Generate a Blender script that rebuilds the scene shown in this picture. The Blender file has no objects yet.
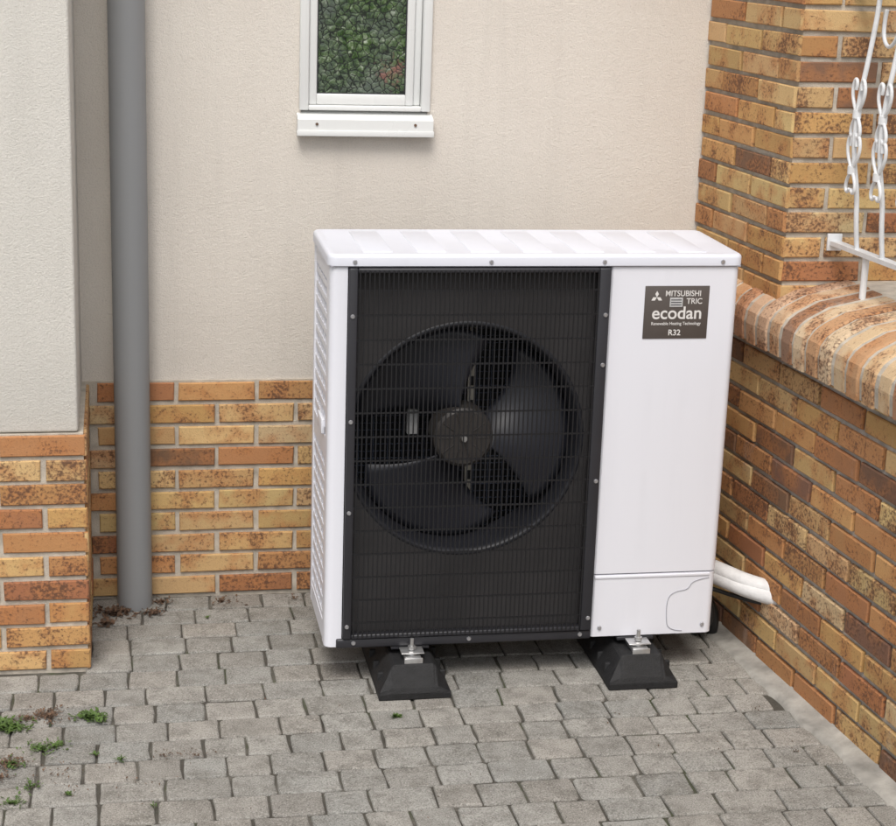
import bpy, bmesh, math, random
from mathutils import Vector, Matrix, noise
random.seed(7)
sc=bpy.context.scene
COL=sc.collection
rad=math.radians

# ---------------------------------------------------------------- node helpers
def newmat(name):
    m=bpy.data.materials.new(name); m.use_nodes=True
    nt=m.node_tree; b=nt.nodes['Principled BSDF']
    return m,nt,b
def L(nt,a,b): nt.links.new(a,b)
def noise_tex(nt,vec,scale,detail=4,rough=.55):
    n=nt.nodes.new('ShaderNodeTexNoise'); n.inputs['Scale'].default_value=scale
    n.inputs['Detail'].default_value=detail; n.inputs['Roughness'].default_value=rough
    L(nt,vec,n.inputs['Vector']); return n.outputs['Fac']
def ramp(nt,fac,stops):
    r=nt.nodes.new('ShaderNodeValToRGB'); e=r.color_ramp.elements
    while len(e)<len(stops): e.new(.5)
    for i,(p,c) in enumerate(stops):
        e[i].position=p; e[i].color=(c,c,c,1) if not isinstance(c,(tuple,list)) else (*c,1)
    L(nt,fac,r.inputs[0]); return r.outputs[0]
def mix(nt,fac,a,b,mode='MIX'):
    m=nt.nodes.new('ShaderNodeMix'); m.data_type='RGBA'; m.blend_type=mode
    for s,v in ((0,fac),(6,a),(7,b)):
        if isinstance(v,(int,float)): m.inputs[s].default_value=v if s==0 else (v,v,v,1)
        elif isinstance(v,(tuple,list)): m.inputs[s].default_value=(*v,1)
        else: L(nt,v,m.inputs[s])
    return m.outputs[2]
def math_n(nt,op,a,b):
    m=nt.nodes.new('ShaderNodeMath'); m.operation=op
    for i,v in enumerate((a,b)):
        if isinstance(v,(int,float)): m.inputs[i].default_value=v
        else: L(nt,v,m.inputs[i])
    return m.outputs[0]
def bump(nt,b,h,strength,dist=.01):
    n=nt.nodes.new('ShaderNodeBump'); n.inputs['Strength'].default_value=strength; n.inputs['Distance'].default_value=dist
    L(nt,h,n.inputs['Height']); L(nt,n.outputs[0],b.inputs['Normal'])
def pos(nt): return nt.nodes.new('ShaderNodeNewGeometry').outputs['Position']
def stretch(nt,p,s):
    mp=nt.nodes.new('ShaderNodeMapping'); mp.inputs['Scale'].default_value=s; L(nt,p,mp.inputs[0]); return mp.outputs[0]

def simple(name,col,rough=.5,metal=0,var=.12,nscale=20,bs=0,bscale=200,spec=.5):
    m,nt,b=newmat(name); p=pos(nt)
    f=noise_tex(nt,p,nscale,5)
    c=mix(nt,ramp(nt,f,[(.3,0.),(.7,1.)]),tuple(x*(1-var) for x in col),tuple(min(1,x*(1+var)) for x in col))
    L(nt,c,b.inputs['Base Color']); b.inputs['Roughness'].default_value=rough; b.inputs['Metallic'].default_value=metal
    b.inputs['Specular IOR Level'].default_value=spec
    if bs: bump(nt,b,noise_tex(nt,p,bscale,4),bs,.003)
    return m
def coated(name,col,rough=.34):
    m,nt,b=newmat(name); p=pos(nt)
    st=noise_tex(nt,stretch(nt,p,(14,14,1.1)),1.6,5,.6); d=noise_tex(nt,p,5,5,.65)
    k=math_n(nt,'MULTIPLY',ramp(nt,st,[(.5,0.),(.8,1.)]),ramp(nt,d,[(.4,0.),(.7,.22)]))
    c=mix(nt,k,col,tuple(x*.72 for x in col))
    L(nt,c,b.inputs['Base Color'])
    L(nt,ramp(nt,d,[(.3,rough-.06),(.7,rough+.1)]),b.inputs['Roughness'])
    return m

def stucco(name,col,warm):
    m,nt,b=newmat(name); p=pos(nt)
    big=noise_tex(nt,p,1.3,6,.62); fine=noise_tex(nt,p,230,4,.8); mid=noise_tex(nt,p,110,5,.75)
    c=mix(nt,ramp(nt,big,[(.3,0.),(.72,1.)]),warm,col)
    c=mix(nt,ramp(nt,fine,[(.34,.45),(.48,0.)]),c,tuple(x*.62 for x in col))
    st=noise_tex(nt,stretch(nt,p,(10,10,.6)),1.5,6,.7)
    c=mix(nt,ramp(nt,st,[(.50,0.),(.85,.26)]),c,tuple(x*.72 for x in warm))
    sx=nt.nodes.new('ShaderNodeSeparateXYZ'); L(nt,p,sx.inputs[0])
    low=math_n(nt,'ADD',sx.outputs['Z'],math_n(nt,'MULTIPLY',big,.35))
    c=mix(nt,ramp(nt,math_n(nt,'MULTIPLY',low,.5),[(.42,.22),(.55,0.)]),c,tuple(x*.66 for x in warm))
    L(nt,c,b.inputs['Base Color']); b.inputs['Roughness'].default_value=.95; b.inputs['Specular IOR Level'].default_value=.2
    bump(nt,b,math_n(nt,'ADD',mid,fine),.72,.0042)
    return m

def brickmat(name,efflo=0.0):
    m,nt,b=newmat(name)
    at=nt.nodes.new('ShaderNodeAttribute'); at.attribute_name='col'
    p=pos(nt)
    off=nt.nodes.new('ShaderNodeVectorMath'); off.operation='ADD'
    cx=nt.nodes.new('ShaderNodeCombineXYZ')
    k=math_n(nt,'MULTIPLY',at.outputs['Alpha'],37.)
    for i in range(3): L(nt,k,cx.inputs[i])
    L(nt,p,off.inputs[0]); L(nt,cx.outputs[0],off.inputs[1]); q=off.outputs[0]
    blot=noise_tex(nt,q,13,3,.55); spk=noise_tex(nt,q,120,4,.65); spk2=noise_tex(nt,q,320,3,.6)
    c=mix(nt,ramp(nt,blot,[(.44,0.),(.62,.62)]),at.outputs['Color'],(.47,.20,.075))
    rnd=math_n(nt,'FRACT',math_n(nt,'MULTIPLY',at.outputs['Alpha'],7.13),0)
    thr=math_n(nt,'ADD',math_n(nt,'MULTIPLY',spk,.70),math_n(nt,'MULTIPLY',blot,.36))
    thr=math_n(nt,'ADD',thr,math_n(nt,'MULTIPLY',math_n(nt,'POWER',rnd,2.),.09))
    c=mix(nt,ramp(nt,thr,[(.575,0.),(.62,.35),(.69,.85)]),c,(.10,.052,.036))
    c=mix(nt,ramp(nt,spk2,[(.30,.68),(.46,1.)]),(.20,.11,.06),c)
    if efflo:
        e=noise_tex(nt,stretch(nt,p,(7,7,2.2)),1.5,6,.7)
        c=mix(nt,ramp(nt,e,[(.60,0.),(.80,efflo)]),c,(.58,.54,.50))
    L(nt,c,b.inputs['Base Color']); b.inputs['Roughness'].default_value=.82; b.inputs['Specular IOR Level'].default_value=.3
    bump(nt,b,math_n(nt,'ADD',spk,math_n(nt,'MULTIPLY',spk2,.5)),.5,.003)
    return m

M={}
M['stucco']=stucco('stucco_back',(.82,.77,.70),(.76,.70,.63))
M['stuccoW']=stucco('stucco_wing',(.84,.815,.76),(.79,.76,.70))
M['brick']=brickmat('brick')
M['brickR']=brickmat('brick_terrace',.38)
M['mortar']=simple('mortar',(.50,.45,.38),.95,var=.22,nscale=26,bs=.8,bscale=300)
M['mortarG']=simple('mortar_grey',(.46,.42,.37),.95,var=.28,nscale=22,bs=.8,bscale=300)
M['white']=coated('white_powder_coat',(.765,.775,.835))
M['whitetop']=coated('white_lid',(.70,.715,.785),.38)
M['pvc']=coated('white_upvc',(.76,.77,.76),.3)
M['charcoal']=simple('charcoal_metal',(.024,.024,.029),.45,var=.1,nscale=6)
M['wire']=simple('grille_wire',(.009,.009,.011),.45,var=.05)
M['shroud']=simple('shroud',(.040,.038,.039),.65,var=.3,nscale=4)
M['bell']=simple('bellmouth',(.020,.021,.027),.45,var=.1)
M['blade']=simple('fan_blade',(.017,.0185,.026),.45,var=.12,nscale=5)
M['hub']=simple('fan_hub',(.045,.040,.037),.5,var=.15,nscale=40)
M['black']=simple('interior_black',(.010,.010,.012),.8)
M['coil']=simple('coil_fins',(.012,.012,.014),.6,metal=.2,var=.2,nscale=60)
M['guard']=simple('rear_guard_painted_light',(.11,.13,.18),.5,var=.2)  # bluish grey wire colour stands in for light passing through the rear grid
M['galv']=simple('galvanised',(.55,.55,.55),.35,metal=.8,var=.15,nscale=60)
M['bracket']=simple('motor_bracket',(.50,.47,.40),.5,var=.15,nscale=30)
M['screw']=simple('screw',(.5,.5,.52),.3,metal=.7)
M['rubber']=simple('rubber',(.010,.010,.011),.7,var=.4,nscale=50,bs=.6,bscale=250)
M['plate']=simple('nameplate',(.090,.076,.069),.4,var=.05)
M['print']=simple('print_white',(.72,.70,.68),.5,var=.02)
M['sticker']=simple('sticker',(.50,.50,.50),.5,var=.1,nscale=150)
M['foam']=simple('pipe_insulation',(.74,.74,.74),.7,var=.07,nscale=40,bs=.4,bscale=120)
M['cable']=simple('black_cable',(.016,.016,.016),.5)
M['zinc']=coated('pvc_downpipe_grey',(.275,.282,.29),.5)
M['iron']=simple('white_painted_iron',(.74,.75,.76),.4,var=.08,nscale=30)
M['leaf']=simple('weed_leaf',(.065,.115,.022),.6,var=.5,nscale=60)
M['dead']=simple('dead_leaf',(.115,.068,.042),.85,var=.6,nscale=70)
M['seam']=simple('panel_seam',(.33,.33,.37),.6)
M['concrete']=simple('concrete_strip',(.33,.315,.285),.95,var=.35,nscale=14,bs=.8,bscale=130)

def pavmat():
    m,nt,b=newmat('paver'); p=pos(nt)
    at=nt.nodes.new('ShaderNodeAttribute'); at.attribute_name='col'
    big=noise_tex(nt,p,1.5,6,.65); mid=noise_tex(nt,p,16,6,.7); fine=noise_tex(nt,p,280,3,.75)
    c=mix(nt,ramp(nt,big,[(.38,.0),(.66,.5)]),at.outputs['Color'],(.45,.43,.39))
    c=mix(nt,ramp(nt,mid,[(.34,.65),(.56,0.)]),c,(.16,.15,.13))
    c=mix(nt,ramp(nt,fine,[(.36,.65),(.47,0.)]),c,(.055,.053,.048))
    c=mix(nt,ramp(nt,fine,[(.55,.0),(.66,.55)]),c,(.64,.62,.58))
    L(nt,c,b.inputs['Base Color']); b.inputs['Roughness'].default_value=.95; b.inputs['Specular IOR Level'].default_value=.2
    bump(nt,b,math_n(nt,'ADD',mid,fine),.8,.0045)
    return m
M['paver']=pavmat()
def sandmat():
    m,nt,b=newmat('joint_sand'); p=pos(nt)
    a=noise_tex(nt,p,6,5,.7); f=noise_tex(nt,p,220,3,.7); g=noise_tex(nt,p,3.2,5,.7)
    c=ramp(nt,a,[(.35,(.055,.049,.040)),(.52,(.095,.087,.072)),(.72,(.20,.185,.16))])
    c=mix(nt,ramp(nt,g,[(.54,0.),(.64,.8)]),c,(.050,.070,.020))
    c=mix(nt,ramp(nt,f,[(.35,.5),(.55,0.)]),c,(.03,.028,.022))
    L(nt,c,b.inputs['Base Color']); b.inputs['Roughness'].default_value=1; bump(nt,b,f,.9,.003)
    return m
M['sand']=sandmat()

def glassmat():
    m,nt,b=newmat('patterned_glass'); p=pos(nt)
    v=nt.nodes.new('ShaderNodeTexVoronoi'); v.feature='DISTANCE_TO_EDGE'; v.inputs['Scale'].default_value=56
    ns=nt.nodes.new('ShaderNodeTexNoise'); ns.inputs['Scale'].default_value=45; L(nt,p,ns.inputs['Vector'])
    warp=nt.nodes.new('ShaderNodeVectorMath'); warp.operation='MULTIPLY_ADD'
    L(nt,ns.outputs['Color'],warp.inputs[0]); warp.inputs[1].default_value=(.018,.018,.018); L(nt,p,warp.inputs[2])
    L(nt,warp.outputs[0],v.inputs['Vector'])
    g=noise_tex(nt,warp.outputs[0],38,5,.75); big=noise_tex(nt,p,7,3)
    c=ramp(nt,g,[(.34,(.010,.017,.009)),(.45,(.035,.070,.022)),(.55,(.095,.15,.06)),(.68,(.40,.45,.36))])  # reflected greenery painted into the glass base colour
    c=mix(nt,ramp(nt,big,[(.48,0.),(.64,.6)]),c,(.12,.135,.13))
    mp=nt.nodes.new('ShaderNodeVectorMath'); mp.operation='DISTANCE'; L(nt,p,mp.inputs[0]); mp.inputs[1].default_value=(.245,.70,1.525)
    pk=math_n(nt,'ADD',math_n(nt,'MULTIPLY',mp.outputs['Value'],6.),math_n(nt,'MULTIPLY',g,1.6))
    c=mix(nt,ramp(nt,pk,[(.78,.55),(1.0,0.)]),c,(.36,.15,.13))
    c=mix(nt,ramp(nt,v.outputs['Distance'],[(.03,.9),(.10,0.)]),c,(.015,.017,.017))
    L(nt,c,b.inputs['Base Color']); b.inputs['Roughness'].default_value=.15; b.inputs['Specular IOR Level'].default_value=.35
    bump(nt,b,v.outputs['Distance'],.4,.01)
    return m
M['glass']=glassmat()

# ---------------------------------------------------------------- mesh helpers
def empty(name,loc=(0,0,0)):
    e=bpy.data.objects.new(name,None); COL.objects.link(e); e.location=loc; return e
def obj(name,verts,faces,mat,parent=None,cols=None,smooth=False):
    me=bpy.data.meshes.new(name); me.from_pydata([tuple(v) for v in verts],[],faces)
    if cols is not None:
        ca=me.color_attributes.new('col','FLOAT_COLOR','CORNER')
        data=[]
        for f,c in zip(faces,cols): data+= list(c)*len(f)
        ca.data.foreach_set('color',data)
    me.materials.append(M[mat] if isinstance(mat,str) else mat)
    if smooth:
        for p in me.polygons: p.use_smooth=True
    o=bpy.data.objects.new(name,me); COL.objects.link(o)
    if parent: o.parent=parent
    return o
def fix(o):
    bm=bmesh.new(); bm.from_mesh(o.data); bmesh.ops.recalc_face_normals(bm,faces=bm.faces); bm.to_mesh(o.data); bm.free()
def box(name,x0,x1,y0,y1,z0,z1,mat,parent=None,bev=0,seg=2):
    v=[(x,y,z) for x in (x0,x1) for y in (y0,y1) for z in (z0,z1)]
    f=[(0,1,3,2),(4,6,7,5),(0,4,5,1),(2,3,7,6),(0,2,6,4),(1,5,7,3)]
    o=obj(name,v,f,mat,parent); fix(o)
    if bev:
        bm=bmesh.new(); bm.from_mesh(o.data)
        bmesh.ops.bevel(bm,geom=bm.edges[:],offset=bev,segments=seg,affect='EDGES',profile=.5)
        bm.to_mesh(o.data); bm.free()
        for p in o.data.polygons: p.use_smooth=True
        try: o.data.set_sharp_from_angle(angle=rad(50))
        except Exception: pass
    return o
class MB:
    def __init__(s): s.v=[];s.f=[];s.c=[]
    def box(s,x0,x1,y0,y1,z0,z1,c=(1,1,1,1)):
        b=len(s.v)
        s.v+=[(x,y,z) for x in (x0,x1) for y in (y0,y1) for z in (z0,z1)]
        for f in [(0,1,3,2),(4,6,7,5),(0,4,5,1),(2,3,7,6),(0,2,6,4),(1,5,7,3)]:
            s.f.append(tuple(b+i for i in f)); s.c.append(c)
    def slab(s,O,U,V,Nn,w,h,d,ch,c,jit=0):
        j=lambda a: random.uniform(-a,a)
        b=len(s.v)
        P=[(0,0),(w,0),(w,h),(0,h)]
        sg=[(1,1),(-1,1),(-1,-1),(1,-1)]
        jj=[(j(jit),j(jit)) for _ in range(4)]
        dd=[d+j(jit*.5) for _ in range(4)]
        for k in range(3):
            for i in range(4):
                if k==0: a,bb,z=P[i][0]+jj[i][0],P[i][1]+jj[i][1],-.004
                elif k==1: a,bb,z=P[i][0]+jj[i][0],P[i][1]+jj[i][1],dd[i]-ch
                else: a,bb,z=P[i][0]+sg[i][0]*ch+jj[i][0],P[i][1]+sg[i][1]*ch+jj[i][1],dd[i]
                s.v.append(O+U*a+V*bb+Nn*z)
        s.f.append((b+8,b+9,b+10,b+11)); s.c.append(c)
        for k in (0,1):
            for i in range(4):
                n=(i+1)%4
                s.f.append((b+k*4+i,b+k*4+n,b+k*4+4+n,b+k*4+4+i)); s.c.append(c)
    def stone(s,x0,x1,y0,y1,z,c,jit=.0024):
        b=len(s.v); w=x1-x0;h=y1-y0; k=min(w,h)*random.uniform(.025,.085)
        j=lambda a: random.uniform(-a,a)
        P=[]
        for (px_,py_) in ((x0+k,y0),(x0+w*.5,y0),(x1-k,y0),(x1,y0+k),(x1,y0+h*.5),(x1,y1-k),(x1-k,y1),(x0+w*.5,y1),(x0+k,y1),(x0,y1-k),(x0,y0+h*.5),(x0,y0+k)):
            P.append((px_+j(jit),py_+j(jit)))
        cx,cy=(x0+x1)/2,(y0+y1)/2; tx,ty=j(.010),j(.010)
        n=len(P)
        for ins,dz in ((0,-.012),(0,-.0045),(.0022,-.0012),(.007,0)):
            for (a,bb) in P:
                dx,dy=cx-a,cy-bb; l=math.hypot(dx,dy)
                x=a+dx/l*ins; y=bb+dy/l*ins
                s.v.append((x,y,z+dz+(x-cx)*tx+(y-cy)*ty))
        for r in range(3):
            for i in range(n):
                q=(i+1)%n; s.f.append((b+r*n+i,b+r*n+q,b+r*n+n+q,b+r*n+n+i)); s.c.append(c)
        s.f.append(tuple(b+3*n+i for i in range(n))); s.c.append(c)
    def make(s,name,mat,parent=None,fx=False):
        o=obj(name,s.v,s.f,mat,parent,s.c)
        if fx: fix(o)
        return o
def cyl(name,p0,p1,r,mat,parent=None,seg=24,r2=None):
    p0=Vector(p0);p1=Vector(p1);r2=r if r2 is None else r2
    d=(p1-p0).normalized(); a=d.orthogonal().normalized(); b=d.cross(a)
    v=[];f=[]
    for i in range(seg):
        t=2*math.pi*i/seg; w=a*math.cos(t)+b*math.sin(t)
        v+= [p0+w*r,p1+w*r2]
    for i in range(seg):
        n=(i+1)%seg; f.append((2*i,2*n,2*n+1,2*i+1))
    f.append(tuple(2*i for i in range(seg))[::-1]); f.append(tuple(2*i+1 for i in range(seg)))
    o=obj(name,v,f,mat,parent,smooth=True); fix(o)
    try: o.data.set_sharp_from_angle(angle=rad(40))
    except Exception: pass
    return o
def tube(name,pts,r,mat,parent=None,res=6):
    cu=bpy.data.curves.new(name,'CURVE'); cu.dimensions='3D'; cu.bevel_depth=r; cu.bevel_resolution=res; cu.use_fill_caps=True
    sp=cu.splines.new('NURBS'); sp.points.add(len(pts)-1)
    for q,p in zip(sp.points,pts): q.co=(*p,1)
    sp.use_endpoint_u=True; sp.order_u=3; sp.resolution_u=8
    o=bpy.data.objects.new(name,cu); COL.objects.link(o)
    dg=bpy.context.evaluated_depsgraph_get(); me=bpy.data.meshes.new_from_object(o.evaluated_get(dg))
    bpy.data.objects.remove(o); me.materials.clear(); me.materials.append(M[mat])
    for p in me.polygons: p.use_smooth=True
    o=bpy.data.objects.new(name,me); COL.objects.link(o)
    if parent: o.parent=parent
    return o

PAL=[(.56,.365,.16),(.61,.42,.20),(.54,.31,.125),(.49,.25,.105),(.38,.17,.08),(.56,.37,.175),(.21,.115,.072),(.63,.46,.26)]
def bcol(wts):
    c=random.choices(PAL,wts)[0]; k=random.uniform(.86,1.10)
    return (c[0]*k,c[1]*k*random.uniform(.94,1.05),c[2]*k,random.random())
W_YEL=(6,6,5,3.2,1.1,4,.8,3)
W_MIX=(5,5,5.5,4,1.8,4,1.0,2.5)
W_RED=(3.5,3,5,5.5,4.5,3,1.6,2)
CH=.065
def bricks(mb,O,U,Nn,length,height,w=W_YEL,phase=0,c0=0):
    Z=Vector((0,0,1)); BL=.215; J=.0125
    n=int(math.ceil(height/CH-1e-6))
    for i in range(n):
        hh=min(CH-J,height-i*CH-.002)
        if hh<.015: continue
        x=-((BL+J)*.5 if (i+c0)%2 else 0)-phase
        while x<length:
            a=max(x,0); b=min(x+BL,length)
            a+=random.uniform(-.001,.001) if a>0 else 0; b+=random.uniform(-.0015,.001) if b<length else 0
            if b-a>.02:
                mb.slab(O+U*a+Z*(i*CH+J*.5+random.uniform(-.001,.001)),U,Z,Nn,b-a,hh,random.uniform(.004,.007),.0028,bcol(w),.0014)
            x+=BL+J
V=Vector
# ---------------------------------------------------------------- house
house=empty('brick_house')
YB=.696; ZT=3.1; ZB2=.65
TW=.097
def RW(y,off=0): return 1.2128-TW*y+off
box('back_wall_stucco',-.70,1.30,YB,YB+.25,ZB2,1.36,'stucco',house)
box('back_wall_stucco_l',-.70,-.006,YB,YB+.25,1.36,ZT,'stucco',house)
box('back_wall_stucco_r',.349,1.30,YB,YB+.25,1.36,ZT,'stucco',house)
box('back_wall_stucco_top',-.006,.349,YB,YB+.25,2.25,ZT,'stucco',house)
box('back_wall_plinth',-.70,1.30,YB-.006,YB+.25,-.05,ZB2,'mortar',house)
mb=MB()
bricks(mb,V((-.598,YB-.008,0)),V((1,0,0)),V((0,-1,0)),1.85,.65,W_YEL,phase=.09)
YW=.17; XW=-.598
box('wing_stucco',-3,XW-.018,YW+.012,YB+.25,ZB2,ZT,'stuccoW',house,bev=.008,seg=3)
box('wing_plinth',-3,XW-.006,YW+.006,YB+.2,-.05,ZB2-.002,'mortar',house)
bricks(mb,V((XW,YW+.004,0)),V((-1,0,0)),V((0,-1,0)),2.4,.65,W_MIX,phase=0,c0=1)
bricks(mb,V((XW-.004,YW,0)),V((0,1,0)),V((1,0,0)),YB-YW-.008,.65,W_MIX,phase=0,c0=0)
mb.make('house_bricks','brick',house,fx=False)
PYF=.13
px=lambda y: RW(y,.012)
def prism(name,pts,z0,z1,mat,parent=None):
    n=len(pts); v=[(x,y,z0) for x,y in pts]+[(x,y,z1) for x,y in pts]
    f=[tuple(range(n)),tuple(range(n,2*n))]+[(i,(i+1)%n,n+(i+1)%n,n+i) for i in range(n)]
    o=obj(name,v,f,mat,parent); fix(o); return o
prism('pillar_core',[(px(YB)+.006,YB),(px(PYF)+.006,PYF+.006),(px(PYF)+.34,PYF+.006),(px(PYF)+.34,YB)],.80,ZT,'mortar',house)
mb=MB()
ud=V((px(YB)-px(PYF),YB-PYF,0)); Ln=ud.length; ud.normalize()
nn=V((-ud.y,ud.x,0)) 
if nn.x>0: nn=-nn
bricks(mb,V((px(PYF),PYF,.845)),ud,nn,Ln,2.2,W_YEL,phase=0,c0=0)
bricks(mb,V((px(PYF),PYF+.004,.845)),V((1,0,0)),V((0,-1,0)),.335,2.2,W_MIX,phase=0,c0=1)
mb.make('pillar_bricks','brick',house)
box('door_frame',px(PYF)+.342,px(PYF)+.42,PYF+.10,PYF+.16,.9,ZT,'pvc',house,bev=.006)
box('door_leaf',px(PYF)+.42,px(PYF)+1.3,PYF+.13,PYF+.17,.9,ZT,'pvc',house,bev=.004)
box('terrace_floor',px(PYF)+.2,4,-3,PYF+.2,.80,.90,'concrete',house)
# ------ low terrace wall with brick sill
tw=empty('terrace_wall')
YN=-2.6
prism('core',[(RW(YB)+.006,YB),(RW(YN)+.006,YN),(RW(YN)+.26,YN),(RW(YB)+.26,YB)],-.05,.872,'mortarG',tw)
mb=MB()
ud=V((RW(YB)-RW(YN),YB-YN,0)); Ln=ud.length; ud.normalize(); nn=V((-ud.y,ud.x,0))
if nn.x>0: nn=-nn
bricks(mb,V((RW(YN),YN,.0)),ud,nn,Ln,.865,W_RED,phase=.05)
mb.make('bricks','brickR',tw)
sv=MB(); across=-nn; al=-ud
S0=V((RW(YB),YB,0)); t=.0
SPAL=[(.58,.41,.24),(.62,.47,.31),(.52,.30,.16),(.46,.25,.15),(.60,.43,.28),(.30,.18,.12),(.54,.36,.24),(.60,.44,.27)]
pr=[(-.045,.872),(-.050,.925),(-.046,.958),(-.030,.980),(-.008,.996),(.05,1.024),(.20,1.050),(.20,.872)]
while t<Ln-.08:
    w=.058; dz=random.uniform(-.003,.003); da=random.uniform(-.004,.004)
    c=random.choice(SPAL); kk=random.uniform(.88,1.08); c=(c[0]*kk,c[1]*kk,c[2]*kk,random.random()); b=len(sv.v); n=len(pr)
    for k,(tt,ins) in enumerate(((t,.004),(t+.005,0),(t+w-.005,0),(t+w,.004))):
        for a,z in pr:
            ia=ins if a<0 else 0; iz=-ins if z>.9 else 0
            q=S0+al*tt+across*(a+da+ia); sv.v.append((q.x,q.y,z+dz+iz))
    for k in range(3):
        for i in range(n):
            j=(i+1)%n; sv.f.append((b+k*n+i,b+k*n+j,b+k*n+n+j,b+k*n+n+i)); sv.c.append(c)
    sv.f.append(tuple(b+i for i in range(n))); sv.c.append(c); sv.f.append(tuple(b+3*n+i for i in range(n))[::-1]); sv.c.append(c)
    t+=w+.013+random.uniform(-.001,.002)
sv.make('sill_bricks','brickR',tw,fx=True)
vv=[]
pr=[(-.040,.874),(-.045,.925),(-.041,.953),(-.027,.975),(-.006,.991),(.05,1.019),(.20,1.046),(.45,1.048),(.45,.874)]
for tt in (.002,Ln):
    for a,z in pr:
        q=S0+al*tt+across*a; vv.append((q.x,q.y,z))
n=len(pr); ff=[(i,(i+1)%n,n+(i+1)%n,n+i) for i in range(n)]+[tuple(range(n)),tuple(range(n,2*n))]
o=obj('sill_mortar',vv,ff,'mortar',tw); fix(o)

# ---------------------------------------------------------------- window
win=empty('house_window'); win.parent=house
x0,x1,zb,zt=-.006,.349,1.36,2.25
def frame(nm,xa,xb,za,zb_,w,wb,ya,yb,mat,par,bev=.003):
    box(nm+'_l',xa,xa+w,ya,yb,za,zb_,mat,par,bev); box(nm+'_r',xb-w,xb,ya,yb,za,zb_,mat,par,bev)
    box(nm+'_b',xa+w,xb-w,ya,yb,za,za+wb,mat,par,bev); box(nm+'_t',xa+w,xb-w,ya,yb,zb_-wb,zb_,mat,par,bev)
frame('casing',x0-.006,x1+.006,1.418,zt,.026,.014,YB-.014,YB+.05,'pvc',win)
frame('sash',x0+.021,x1-.042,1.433,zt-.02,.022,.03,YB-.004,YB+.05,'pvc',win)
box('stile',x1-.041,x1-.021,YB+.006,YB+.05,1.433,zt-.02,'pvc',win,.003)
box('glass',x0+.043,x1-.064,YB+.004,YB+.012,1.462,zt-.05,'glass',win)
for xx in (x0+.043,x1-.067): box('gasket',xx,xx+.003,YB+.0005,YB+.0035,1.463,zt-.05,'charcoal',win)
box('gasket_b',x0+.046,x1-.067,YB+.0005,YB+.0035,1.463,1.466,'charcoal',win)
vs=[(x,y,z) for x in (x0-.012,x1+.012) for (y,z) in ((YB+.02,1.416),(YB-.032,1.400),(YB-.036,1.395),(YB-.036,1.352),(YB-.030,1.352),(YB+.02,1.36))]
o=obj('sill',vs,[(0,1,7,6),(1,2,8,7),(2,3,9,8),(3,4,10,9),(4,5,11,10),(5,0,6,11),(0,5,4,3,2,1),(6,7,8,9,10,11)],'pvc',win); fix(o)
box('sill_lip',x0-.014,x1+.014,YB-.039,YB-.0365,1.350,1.366,'pvc',win,.001)
for xx in (.035,.31): cyl('sill_screw',(xx,YB-.0365,1.383),(xx,YB-.039,1.383),.004,'dead',win,12)

# ---------------------------------------------------------------- drainpipe
dp=empty('drainpipe')
cyl('pipe',(-.478,.625,-.02),(-.478,.625,3.1),.0495,'zinc',dp,48)
cyl('socket',(-.478,.625,2.05),(-.478,.625,2.15),.054,'zinc',dp,48)
box('bracket',-.49,-.466,.67,YB+.01,2.0,2.03,'galv',dp)

# ---------------------------------------------------------------- ground
obj('ground',[(-60,-60,-.035),(60,-60,-.035),(60,60,-.035),(-60,60,-.035)],[(0,1,2,3)],'sand')
vv=[];ff=[];NX,NY=150,130
for i in range(NX+1):
    for j in range(NY+1):
        x=-3.2+5.4*i/NX; y=-4+(YB+4)*j/NY
        vv.append((x,y,-.0075+.0018*noise.noise(V((x*3,y*3,1)))+.0010*noise.noise(V((x*17,y*17,4)))+.0035*noise.noise(V((x*1.2,y*1.2,0)))))
for i in range(NX):
    for j in range(NY):
        a=i*(NY+1)+j; ff.append((a,a+NY+1,a+NY+2,a+1))
obj('joint_sand_bed',vv,ff,'sand',smooth=True)
mb=MB(); y=YB-.02
while y>-4:
    h=random.choice([.096,.099,.102]); x=-3.1+random.uniform(0,.1)
    while x<RW(y)-.02:
        w=random.choice([.098,.12,.145,.12,.098]) 
        xe=min(x+w,RW(y)-.050)
        inside=(y-h>YW-.035 and xe<XW)
        if xe-x>.03 and not inside:
            k=random.uniform(.78,1.14); tint=random.uniform(-.012,.012); c=(.335*k+tint,.323*k,.298*k-tint*.6,1)
            zz=noise.noise(V((x*1.2,y*1.2,0)))*.004-.001+random.uniform(-.0014,.0014)
            mb.stone(x,xe,y-h,y,zz,c)
        x+=w+.0058
    y-=h+.0058
mb.make('paving','paver')
vv=[];ff=[]
K=160
for i in range(K+1):
    yy=YB-(YB-YN)*i/K; wob=.016*noise.noise(V((yy*7,3,0)))+.008*noise.noise(V((yy*31,3,0)))
    vv+=[(RW(yy)-.002,yy,.014),(RW(yy)-.028,yy,.007),(RW(yy)-.056+wob,yy,.0035),(RW(yy)-.066+wob,yy,-.01)]
for i in range(K):
    for k in range(3): a=i*4+k; ff.append((a,a+1,a+5,a+4))
o=obj('cement_fillet',vv,ff,'concrete',smooth=True); fix(o)

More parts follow.
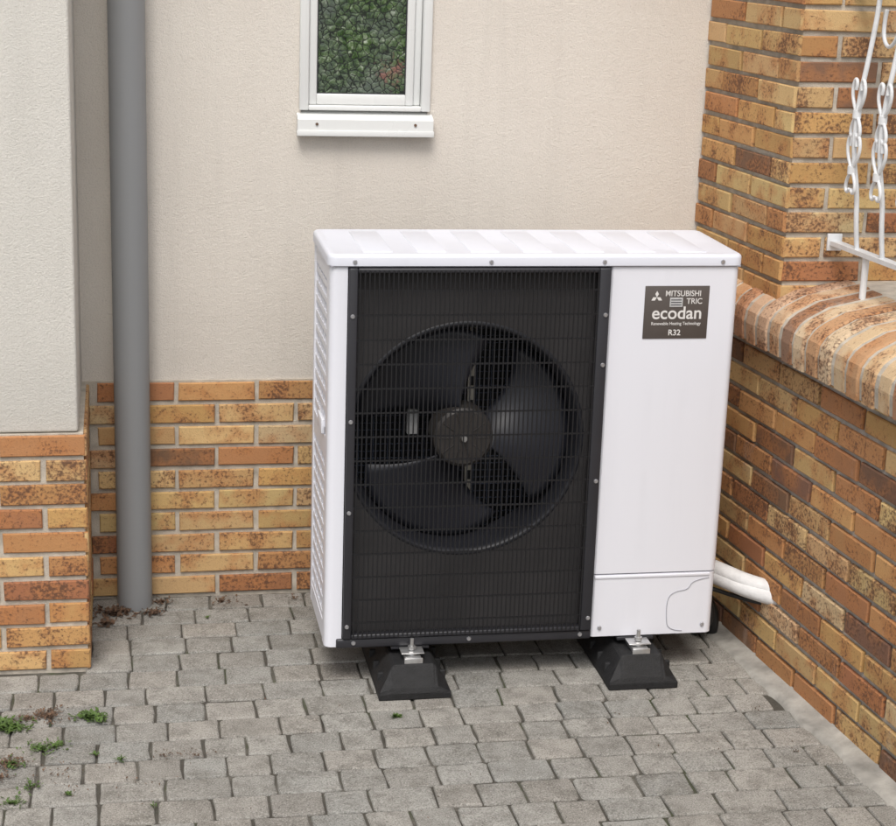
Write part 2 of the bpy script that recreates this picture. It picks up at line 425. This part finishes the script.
# ---------------------------------------------------------------- heat pump
hp=empty('heat_pump_unit')
ZB=.11; W=1.05; D=.36; ZTOP=1.115
def poly_extrude(name,prof,z0,z1,mat,parent,closed=False,smooth=True):
    n=len(prof); v=[(x,y,z0) for x,y in prof]+[(x,y,z1) for x,y in prof]
    f=[(i,i+1,n+i+1,n+i) for i in range(n-1)]
    if closed: f+=[(n-1,0,n,2*n-1),tuple(range(n)),tuple(range(n,2*n))]
    o=obj(name,v,f,mat,parent,smooth=smooth); fix(o)
    try:o.data.set_sharp_from_angle(angle=rad(35))
    except Exception: pass
    return o
def arc(cx,cy,r,a0,a1,n=8): return [(cx+r*math.cos(rad(a0+(a1-a0)*i/n)),cy+r*math.sin(rad(a0+(a1-a0)*i/n))) for i in range(n+1)]
poly_extrude('corner_panel',[(.044,.02),(.044,0)]+arc(.02,.02,.02,270,180)+[(0,.055),(.006,.055),(.006,.021),(.021,.006),(.038,.006)],ZB,ZTOP,'white',hp,True)
box('rear_post',0,.02,D-.03,D,ZB,ZTOP,'white',hp,.003)
mb=MB()
sy0,sy1=.055,D-.03
for z0,z1 in ((ZB,ZB+.05),(ZTOP-.05,ZTOP),(.60,.66)): mb.box(.0015,.012,sy0,sy1,z0,z1)
z=ZB+.05
while z<ZTOP-.05:
    if not(.585<z<.665): mb.box(.003,.010,sy0,sy1,z,z+.016)
    z+=.04
for i in range(1,6):
    yy=sy0+(sy1-sy0)*i/6; mb.box(.0045,.0115,yy-.007,yy+.007,ZB+.045,ZTOP-.045)
mb.make('side_grille','white',hp)
box('coil_left',.03,.045,.06,D-.02,ZB+.01,ZTOP-.01,'coil',hp)
box('coil_rear',.05,W-.36,D-.035,D-.02,ZB+.01,ZTOP-.01,'coil',hp)
mb=MB()
for i in range(32): xx=.06+i*.02; mb.box(xx,xx+.0025,D-.044,D-.040,ZB+.02,ZTOP-.02)
for i in range(48): zz=ZB+.03+i*.02; mb.box(.05,.70,D-.040,D-.036,zz,zz+.0025)
mb.make('rear_guard','guard',hp)
box('side_handle',-.006,.004,.09,.18,.66,.70,'white',hp,.003)
xs=.712
poly_extrude('front_panel',[(xs,.02),(xs,.004)]+[(xs+.004,0)]+arc(W-.02,.02,.02,270,360)+[(W,D),(xs,D)],.288,ZTOP,'white',hp,True)
poly_extrude('lower_panel',[(xs+.001,.02),(xs+.001,.005)]+[(xs+.005,.001)]+arc(W-.021,.021,.02,270,360)+[(W-.001,D-.001),(xs+.002,D-.001)],ZB,.284,'white',hp,True)
box('panel_gap',xs+.004,W-.006,.006,D-.01,.283,.289,'seam',hp)
tube('service_cover_line',[(.965,-.0001,.118),(.925,-.0001,.120),(.918,-.0001,.16),(.918,-.0001,.215),(.94,-.0001,.232),(.975,-.0001,.235),(.985,-.0001,.262),(1.03,-.0001,.268)],.0009,'seam',hp,3)
box('lower_panel_ridge',xs+.003,W-.02,-.0015,.004,.274,.2815,'white',hp,.001)
box('partition',xs-.012,xs-.004,.02,D-.02,ZB+.01,ZTOP-.01,'black',hp)
box('interior_floor',.01,xs-.014,.012,D-.04,ZB+.003,ZB+.012,'charcoal',hp)
def rrect(xa,xb,ya,yb,r,n=6):
    return arc(xb-r,yb-r,r,0,90,n)+arc(xa+r,yb-r,r,90,180,n)+arc(xa+r,ya+r,r,180,270,n)+arc(xb-r,ya+r,r,270,360,n)
def lidmesh():
    rings=[]
    for ins,z in ((0,ZTOP),(0,ZTOP+.019),(.0015,ZTOP+.024),(.006,ZTOP+.0275),(.012,ZTOP+.0285),(.022,ZTOP+.0265)):
        rings.append([(x,y,z) for x,y in rrect(-.006+ins,W+.006-ins,-.007+ins,D+.006-ins,max(.004,.026-ins))])
    n=len(rings[0]); v=[p for r in rings for p in r]; f=[]
    for k in range(len(rings)-1):
        for i in range(n): j=(i+1)%n; f.append((k*n+i,k*n+j,k*n+n+j,k*n+n+i))
    f.append(tuple(range(n))); f.append(tuple((len(rings)-1)*n+i for i in range(n)))
    o=obj('lid',v,f,'whitetop',hp,smooth=True); fix(o)
    o.data.set_sharp_from_angle(angle=rad(40))
lidmesh()
for i in range(7):
    xx=.085+i*.135
    box('lid_rib',xx,xx+.075,.035,D-.03,ZTOP+.0225,ZTOP+.0282,'whitetop',hp,.0026,3)
box('lid_seam',.0,W,-.0035,.0,ZTOP-.0028,ZTOP-.0003,'seam',hp)
gx0,gx1,gz0,gz1=.046,.708,.135,1.110
gy=-.010
box('grille_frame_l',gx0,gx0+.022,gy-.004,.012,gz0,gz1,'charcoal',hp,.003)
box('grille_frame_r',gx1-.030,gx1,gy-.004,.012,gz0,gz1,'charcoal',hp,.003)
box('grille_frame_t',gx0+.022,gx1-.030,gy-.004,.012,gz1-.012,gz1,'charcoal',hp,.003)
box('grille_frame_b',gx0+.022,gx1-.030,gy-.004,.012,gz0,gz0+.012,'charcoal',hp,.003)
box('base_rail',.03,xs-.002,-.008,.03,ZB-.002,gz0-.002,'charcoal',hp,.004)
mb=MB()
x=gx0+.027
while x<gx1-.032:
    mb.box(x-.0016,x+.0016,gy-.006,gy-.0035,gz0+.004,gz1-.004); x+=.0118
mb.make('grille_wires_v','wire',hp)
mb=MB(); z=gz0+.045
while z<gz1-.02:
    mb.box(gx0+.01,gx1-.015,gy-.0034,gy-.0008,z-.0022,z+.0022); z+=.0625
mb.make('grille_wires_h','wire',hp)
def screw(x,y,z): 
    cyl('screw',(x,y,z),(x,y-.0035,z),.0062,'screw',hp,14,.0045)
for zz in (.17,.48,.72,.99): screw(gx0+.010,gy-.0035,zz)
for zz in (.17,.55,.86,.99): screw(gx1-.010,gy-.0035,zz)
for xx in (.075,.38,.68): screw(xx,-.008,.122)
for xx in (.735,1.02): screw(xx,0,.135)
for xx in (.06,.69,.40,1.0): screw(xx,-.007,ZTOP+.010)
CX,CZ,RO=.358,.655,.300
sy=.030
K=96; v=[];f=[]
def rectpt(t):
    c,s=math.cos(t),math.sin(t)
    xa,xb,za,zb_=gx0+.005,gx1-.004,gz0+.002,gz1-.002
    ks=[]
    if c>1e-9: ks.append((xb-CX)/c)
    if c<-1e-9: ks.append((xa-CX)/c)
    if s>1e-9: ks.append((zb_-CZ)/s)
    if s<-1e-9: ks.append((za-CZ)/s)
    k=min(ks); return (CX+c*k,sy,CZ+s*k)
for i in range(K):
    t=2*math.pi*i/K; v.append(rectpt(t))
prof=[(RO+.012,sy),(RO+.006,sy-.004),(RO,sy),(RO-.006,sy+.012),(RO-.010,sy+.04),(RO-.010,sy+.13)]
for r_,y_ in prof:
    for i in range(K):
        t=2*math.pi*i/K; v.append((CX+r_*math.cos(t),y_,CZ+r_*math.sin(t)))
o=obj('fan_shroud',v,[(i,(i+1)%K,K+(i+1)%K,K+i) for i in range(K)],'shroud',hp); fix(o)
o=obj('bellmouth',v,[(k*K+i,k*K+(i+1)%K,(k+1)*K+(i+1)%K,(k+1)*K+i) for k in range(1,len(prof)) for i in range(K)],'bell',hp,smooth=True); fix(o)
fan=empty('fan'); fan.parent=hp
fy=.10
def lathe(name,prof,mat,parent,K=48):
    v=[];f=[]
    for r_,y_ in prof:
        for i in range(K):
            t=2*math.pi*i/K; v.append((CX+r_*math.cos(t),y_,CZ+r_*math.sin(t)))
    for k in range(len(prof)-1):
        for i in range(K): f.append((k*K+i,k*K+(i+1)%K,(k+1)*K+(i+1)%K,(k+1)*K+i))
    o=obj(name,v,f,mat,parent,smooth=True); fix(o); o.data.set_sharp_from_angle(angle=rad(35)); return o
lathe('hub',[(.0005,fy-.052),(.012,fy-.052),(.013,fy-.050),(.070,fy-.050),(.078,fy-.044),(.080,fy-.03),(.080,fy+.03)],'hub',fan)
cyl('hub_nut',(CX,fy-.052,CZ),(CX,fy-.064,CZ),.008,'galv',fan,6)
for i in range(10):
    t=2*math.pi*i/10
    cyl('hub_rib',(CX+.03*math.cos(t),fy-.0505,CZ+.03*math.sin(t)),(CX+.066*math.cos(t),fy-.0505,CZ+.066*math.sin(t)),.0018,'hub',fan,8)
for b in range(3):
    a0=rad(2+120*b); v=[];f=[]; NR,NT=12,18
    for i in range(NR+1):
        s=i/NR; r_=.072+(.286-.072)*s
        span=rad(48+52*s**.9); sweep=rad(4)*s*s
        for j in range(NT+1):
            u=j/NT-.5
            rr=r_-(.026*(abs(u)*2)**4*s)
            t=a0+u*span+sweep
            depth=fy+.085*u*(1-.2*s)+.02*(u*2)**2*.5
            v.append((CX+rr*math.cos(t),depth,CZ+rr*math.sin(t)))
    for i in range(NR):
        for j in range(NT):
            a=i*(NT+1)+j; f.append((a,a+1,a+NT+2,a+NT+1))
    o=obj('blade',v,f,'blade',fan,smooth=True)
    md=o.modifiers.new('s','SOLIDIFY'); md.thickness=.004
cyl('motor',(CX,fy+.03,CZ),(CX,fy+.12,CZ),.055,'charcoal',fan)
box('motor_support_l',CX+.036,CX+.056,.20,.215,ZB+.01,ZTOP-.01,'bracket',hp)
for k in range(14): box('support_slot',CX+.041,CX+.051,.197,.1995,ZB+.06+k*.065,ZB+.085+k*.065,'black',hp)
box('motor_support_r',CX-.05,CX-.035,.22,.235,ZB+.01,ZTOP-.01,'charcoal',hp)
box('junction_box',CX-.125,CX-.095,.19,.22,CZ-.03,CZ+.06,'sticker',hp,.003)
box('nameplate',.802,.972,-.0022,.001,.925,1.062,'plate',hp,.0008)
def text(name,s,x,z,size,mat='print',bold=0,sx=1,align='LEFT'):
    cu=bpy.data.curves.new(name,'FONT'); cu.body=s; cu.size=size; cu.offset=bold; cu.extrude=.0002; cu.align_x=align
    o=bpy.data.objects.new(name,cu); COL.objects.link(o)
    dg=bpy.context.evaluated_depsgraph_get(); me=bpy.data.meshes.new_from_object(o.evaluated_get(dg))
    bpy.data.objects.remove(o); me.materials.clear(); me.materials.append(M[mat])
    o=bpy.data.objects.new(name,me); COL.objects.link(o); o.parent=hp
    o.location=(x,-.0030,z); o.rotation_euler=(rad(90),0,0); o.scale=(sx,1,1)
text('plate_text_a','MITSUBISHI',.855,1.036,.0205,bold=.0002,sx=.92)
text('plate_text_b','TRIC',.912,1.016,.0205,bold=.0002,sx=.95)
text('plate_text_c','ecodan',.822,.977,.046,bold=.0006,sx=1.0)
text('plate_text_d','Renewable Heating Technology',.822,.961,.0112,bold=.0001,sx=.92)
text('plate_text_e','R32',.885,.934,.021,bold=.0003,align='CENTER')
box('plate_sticker',.868,.902,-.0036,-.0026,1.008,1.032,'sticker',hp)
for k in range(3): box('plate_sticker_line',.871,.899,-.0040,-.0038,1.012+k*.0065,1.0142+k*.0065,'charcoal',hp)
def diamond(cx,cz,ang):
    u=V((math.cos(rad(ang)),0,math.sin(rad(ang)))); w=V((-u.z,0,u.x)); c=V((cx,-.0029,cz)); l=.0165
    obj('logo_diamond',[c,c+u*l*.5+w*l*.29,c+u*l,c+u*l*.5-w*l*.29],[(0,1,2,3)],'print',hp)
for a in (90,210,330): diamond(.833,1.033,a)
for fx in (.225,.835):
    box('foot_rail',fx-.05,fx+.05,-.004,D+.01,.0985,ZB-.003,'charcoal',hp,.001)

# ---------------------------------------------------------------- rubber feet
def foot(cx):
    e=empty('rubber_mounting_foot')
    pr=[(-.094,0),(-.094,.018),(-.058,.078),(-.050,.084),(.050,.084),(.058,.078),(.094,.018),(.094,0)]
    v=[];f=[];n=len(pr)
    secs=[(-.105,.0),(-.100,.2),(-.070,1),(.44,1),(.47,.2),(.475,0)]
    for yy,h in secs:
        for a,z in pr:
            zz=z if h>=1 else min(z,.018+(.084-.018)*h) 
            v.append((cx+a,yy,zz))
    for k in range(len(secs)-1):
        for i in range(n-1): f.append((k*n+i,k*n+i+1,k*n+n+i+1,k*n+n+i))
        f.append((k*n+n-1,k*n,k*n+n,k*n+2*n-1))
    f.append(tuple(range(n))); f.append(tuple((len(secs)-1)*n+i for i in range(n)))
    o=obj('block',v,f,'rubber',e); fix(o)
    md=o.modifiers.new('b','BEVEL'); md.width=.004; md.segments=2
    for i in range(7):
        yy=-.04+i*.075
        for s in (-1,1): box('side_notch',cx+s*.078-.012,cx+s*.078+.012,yy,yy+.012,.012,.050,'rubber',e,.003)
    box('rail',cx-.021,cx+.021,-.062,.43,.0835,.0975,'galv',e,.002)
    box('rail_slot',cx-.009,cx+.009,-.0635,-.056,.086,.094,'black',e)
    cyl('bolt',(cx,-.030,.0835),(cx,-.030,.138),.005,'galv',e,12)
    cyl('nut',(cx,-.030,.109),(cx,-.030,.118),.0105,'galv',e,6)
    cyl('washer',(cx,-.030,.0975),(cx,-.030,.103),.0165,'galv',e,20)
    box('clamp_plate',cx-.030,cx+.030,-.052,-.008,.103,.1065,'galv',e,.001)
    box('clamp_tab',cx-.024,cx+.024,-.0665,-.0625,.060,.098,'galv',e,.001)
    return e
foot(.225); foot(.835)

# ---------------------------------------------------------------- pipes to wall
pp=empty('insulated_pipes')
tube('pipe_a',[(1.02,.25,.205),(1.09,.20,.207),(1.13,.12,.207),(1.17,.05,.204),(1.235,.0,.198)],.023,'foam',pp)
tube('pipe_b',[(1.02,.262,.224),(1.09,.212,.226),(1.13,.132,.225),(1.17,.062,.222),(1.235,.015,.216)],.023,'foam',pp)
tube('cable_a',[(1.02,.24,.17),(1.085,.20,.15),(1.11,.17,.10),(1.10,.2,.03),(1.09,.26,.004)],.012,'cable',pp)
tube('cable_b',[(1.02,.22,.18),(1.10,.16,.172),(1.16,.08,.170),(1.24,.03,.165)],.006,'cable',pp)
tube('cable_c',[(1.03,.24,.16),(1.10,.22,.13),(1.135,.21,.07),(1.14,.25,.004)],.016,'cable',pp)
cyl('drain_elbow',(1.08,.28,.0),(1.08,.28,.14),.022,'cable',pp)

# ---------------------------------------------------------------- railing
rl=empty('balcony_railing')
def RP(y,off=0): return 1.345+TW*(.16-y)+off
def bar(name,pts,w=.008):
    tube(name,[(RP(y,o_),y,z) for y,z,o_ in pts],w,'iron',rl,3)
def flatbar(name,ya,yb,z,h,t):
    prism(name,[(RP(ya)-t,ya),(RP(ya)+t,ya),(RP(yb)+t,yb),(RP(yb)-t,yb)],z,z+h,'iron',rl)
flatbar('bottom_rail',PYF-.002,-2.5,1.145,.012,.014)
flatbar('top_rail',PYF-.002,-2.5,1.93,.016,.024)
flatbar('mid_rail',PYF-.002,-2.5,1.80,.010,.010)
yy=.0
while yy>-2.4:
    b=-.035
    bar('baluster',[(yy,1.15,0),(yy,1.22,-.01),(yy,1.30,b*.4),(yy,1.40,b),(yy,1.52,b),(yy,1.66,b*.4),(yy,1.80,0),(yy,1.93,0)],.0065)
    for zc in (1.36,1.50):
        for s in (-1,1):
            bar('leaf_scroll',[(yy,zc,b),(yy+s*.022,zc+.025,b),(yy+s*.034,zc+.06,b),(yy+s*.022,zc+.09,b),(yy+s*.008,zc+.078,b),(yy+s*.014,zc+.06,b)],.0045)
            bar('leaf_scroll',[(yy,zc,b),(yy+s*.018,zc-.02,b),(yy+s*.026,zc-.048,b),(yy+s*.012,zc-.062,b),(yy+s*.004,zc-.048,b)],.0045)
        cyl('collar',(RP(yy,b),yy,zc-.010),(RP(yy,b),yy,zc+.010),.011,'iron',rl,12)
    yy-=.13
yy=-.065
while yy>-2.3:
    bar('s_scroll',[(yy-.03,1.78,0),(yy-.05,1.72,0),(yy+.0,1.66,0),(yy+.045,1.70,0),(yy+.03,1.76,0)],.005)
    yy-=.26
cyl('rail_foot',(RP(-.05,0),-.05,1.0),(RP(-.05,0),-.05,1.15),.009,'iron',rl,12)
box('rail_flange',RP(.12)-.02,RP(.12)+.02,PYF-.010,PYF-.003,1.13,1.175,'iron',rl,.001)

# ---------------------------------------------------------------- weeds & dead leaves
def tuft(mb,x,y,r,n,h):
    for _ in range(n):
        a=random.uniform(0,2*math.pi); d=r*abs(random.gauss(0,.6))
        bx,by=x+d*math.cos(a),y+d*math.sin(a)*.8
        a2=random.uniform(0,2*math.pi); ln=random.uniform(.4,1)*h; w=ln*random.uniform(.12,.3)
        dr=V((math.cos(a2),math.sin(a2),random.uniform(.2,1.1))).normalized(); sd=dr.cross(V((0,0,1))).normalized()
        p=V((bx,by,.001)); b=len(mb.v)
        mb.v+=[p,p+dr*ln*.5+sd*w,p+dr*ln+V((0,0,-ln*.15)),p+dr*ln*.5-sd*w]
        mb.f.append((b,b+1,b+2,b+3)); mb.c.append((1,1,1,1))
mb=MB()
for (x,y,r,n,h) in [(-.79,-.16,.045,260,.024),(-.81,-.13,.03,120,.02),(-.60,-.12,.034,160,.022),(-.57,-.14,.028,70,.018),(-.71,-.28,.04,150,.015),(-.67,-.27,.03,80,.014),(-.52,-.36,.014,30,.015),(.16,-.20,.010,30,.020),(-.77,-.36,.04,110,.015),(-.28,.50,.012,15,.012),(-.72,-.47,.025,60,.014),(-.58,-.33,.010,24,.014),(-.76,-.55,.04,90,.014),(-.64,-.52,.012,26,.013),(-.45,-.60,.012,20,.012)]:
    tuft(mb,x,y,r,n,h)
mb.make('weeds','leaf')
mb=MB()
for (x,y,r,n,h) in [(-.53,.56,.055,190,.028),(-.56,.48,.035,90,.022),(-.43,.55,.04,80,.022),(-.40,.63,.04,50,.02),(-.23,.62,.05,50,.018),(-.70,-.10,.05,220,.014),(-.75,-.11,.03,90,.012),(-.78,-.35,.045,200,.013),(-.80,-.42,.03,110,.013),(-.35,-.36,.04,50,.010),(-.42,-.35,.03,34,.010),(-.02,.62,.06,24,.014),(.25,-.62,.3,18,.008),(-.5,-.5,.3,34,.010),(.9,-.45,.25,18,.008),(1.09,-.25,.05,16,.010),(1.10,-.5,.04,14,.010),(-.66,-.40,.15,60,.011),(.7,-.3,.3,16,.008),(-.1,-.12,.3,20,.008)]:
    tuft(mb,x,y,r,n,h)
mb.make('dead_leaves','dead')

# ---------------------------------------------------------------- world & sun
w=bpy.data.worlds.new("World"); sc.world=w; w.use_nodes=True; nt=w.node_tree
bg=nt.nodes['Background']; sk=nt.nodes.new('ShaderNodeTexSky'); sk.sky_type='NISHITA'; sk.sun_disc=False
SE,SA=56,196
sk.sun_elevation=rad(SE); sk.sun_rotation=rad(SA); sk.dust_density=4; sk.air_density=1.0
hs=nt.nodes.new('ShaderNodeHueSaturation'); hs.inputs['Saturation'].default_value=.30
L(nt,sk.outputs[0],hs.inputs['Color']); L(nt,hs.outputs[0],bg.inputs['Color']); bg.inputs['Strength'].default_value=.15
sun=bpy.data.lights.new('sun','SUN'); sun.energy=1.9; sun.angle=rad(26); sun.color=(1,.955,.895)
so=bpy.data.objects.new('sun',sun); COL.objects.link(so)
d=V((math.sin(rad(SA))*math.cos(rad(SE)),math.cos(rad(SA))*math.cos(rad(SE)),math.sin(rad(SE))))
so.rotation_euler=d.to_track_quat('Z','Y').to_euler(); so.location=d*10

# ---------------------------------------------------------------- camera
f_px=1775.8; C=V((-.5031,-4.2498,1.9396)); yaw,pitch,roll=.1879,.2713,.0346
fw=V((math.sin(yaw)*math.cos(pitch),math.cos(yaw)*math.cos(pitch),-math.sin(pitch)))
r0=V((math.cos(yaw),-math.sin(yaw),0)); u0=r0.cross(fw)
r1=r0*math.cos(roll)+u0*math.sin(roll); u1=-r0*math.sin(roll)+u0*math.cos(roll)
cam=bpy.data.cameras.new('camera'); co=bpy.data.objects.new('camera',cam); COL.objects.link(co)
mtx=Matrix((r1,u1,-fw)).transposed().to_4x4(); mtx.translation=C; co.matrix_world=mtx
cam.sensor_fit='HORIZONTAL'; cam.sensor_width=36; cam.lens=f_px/896*36; cam.clip_end=500; cam.clip_start=.05
sc.camera=co
sc.view_settings.view_transform='Standard'; sc.view_settings.look='None'; sc.view_settings.exposure=0
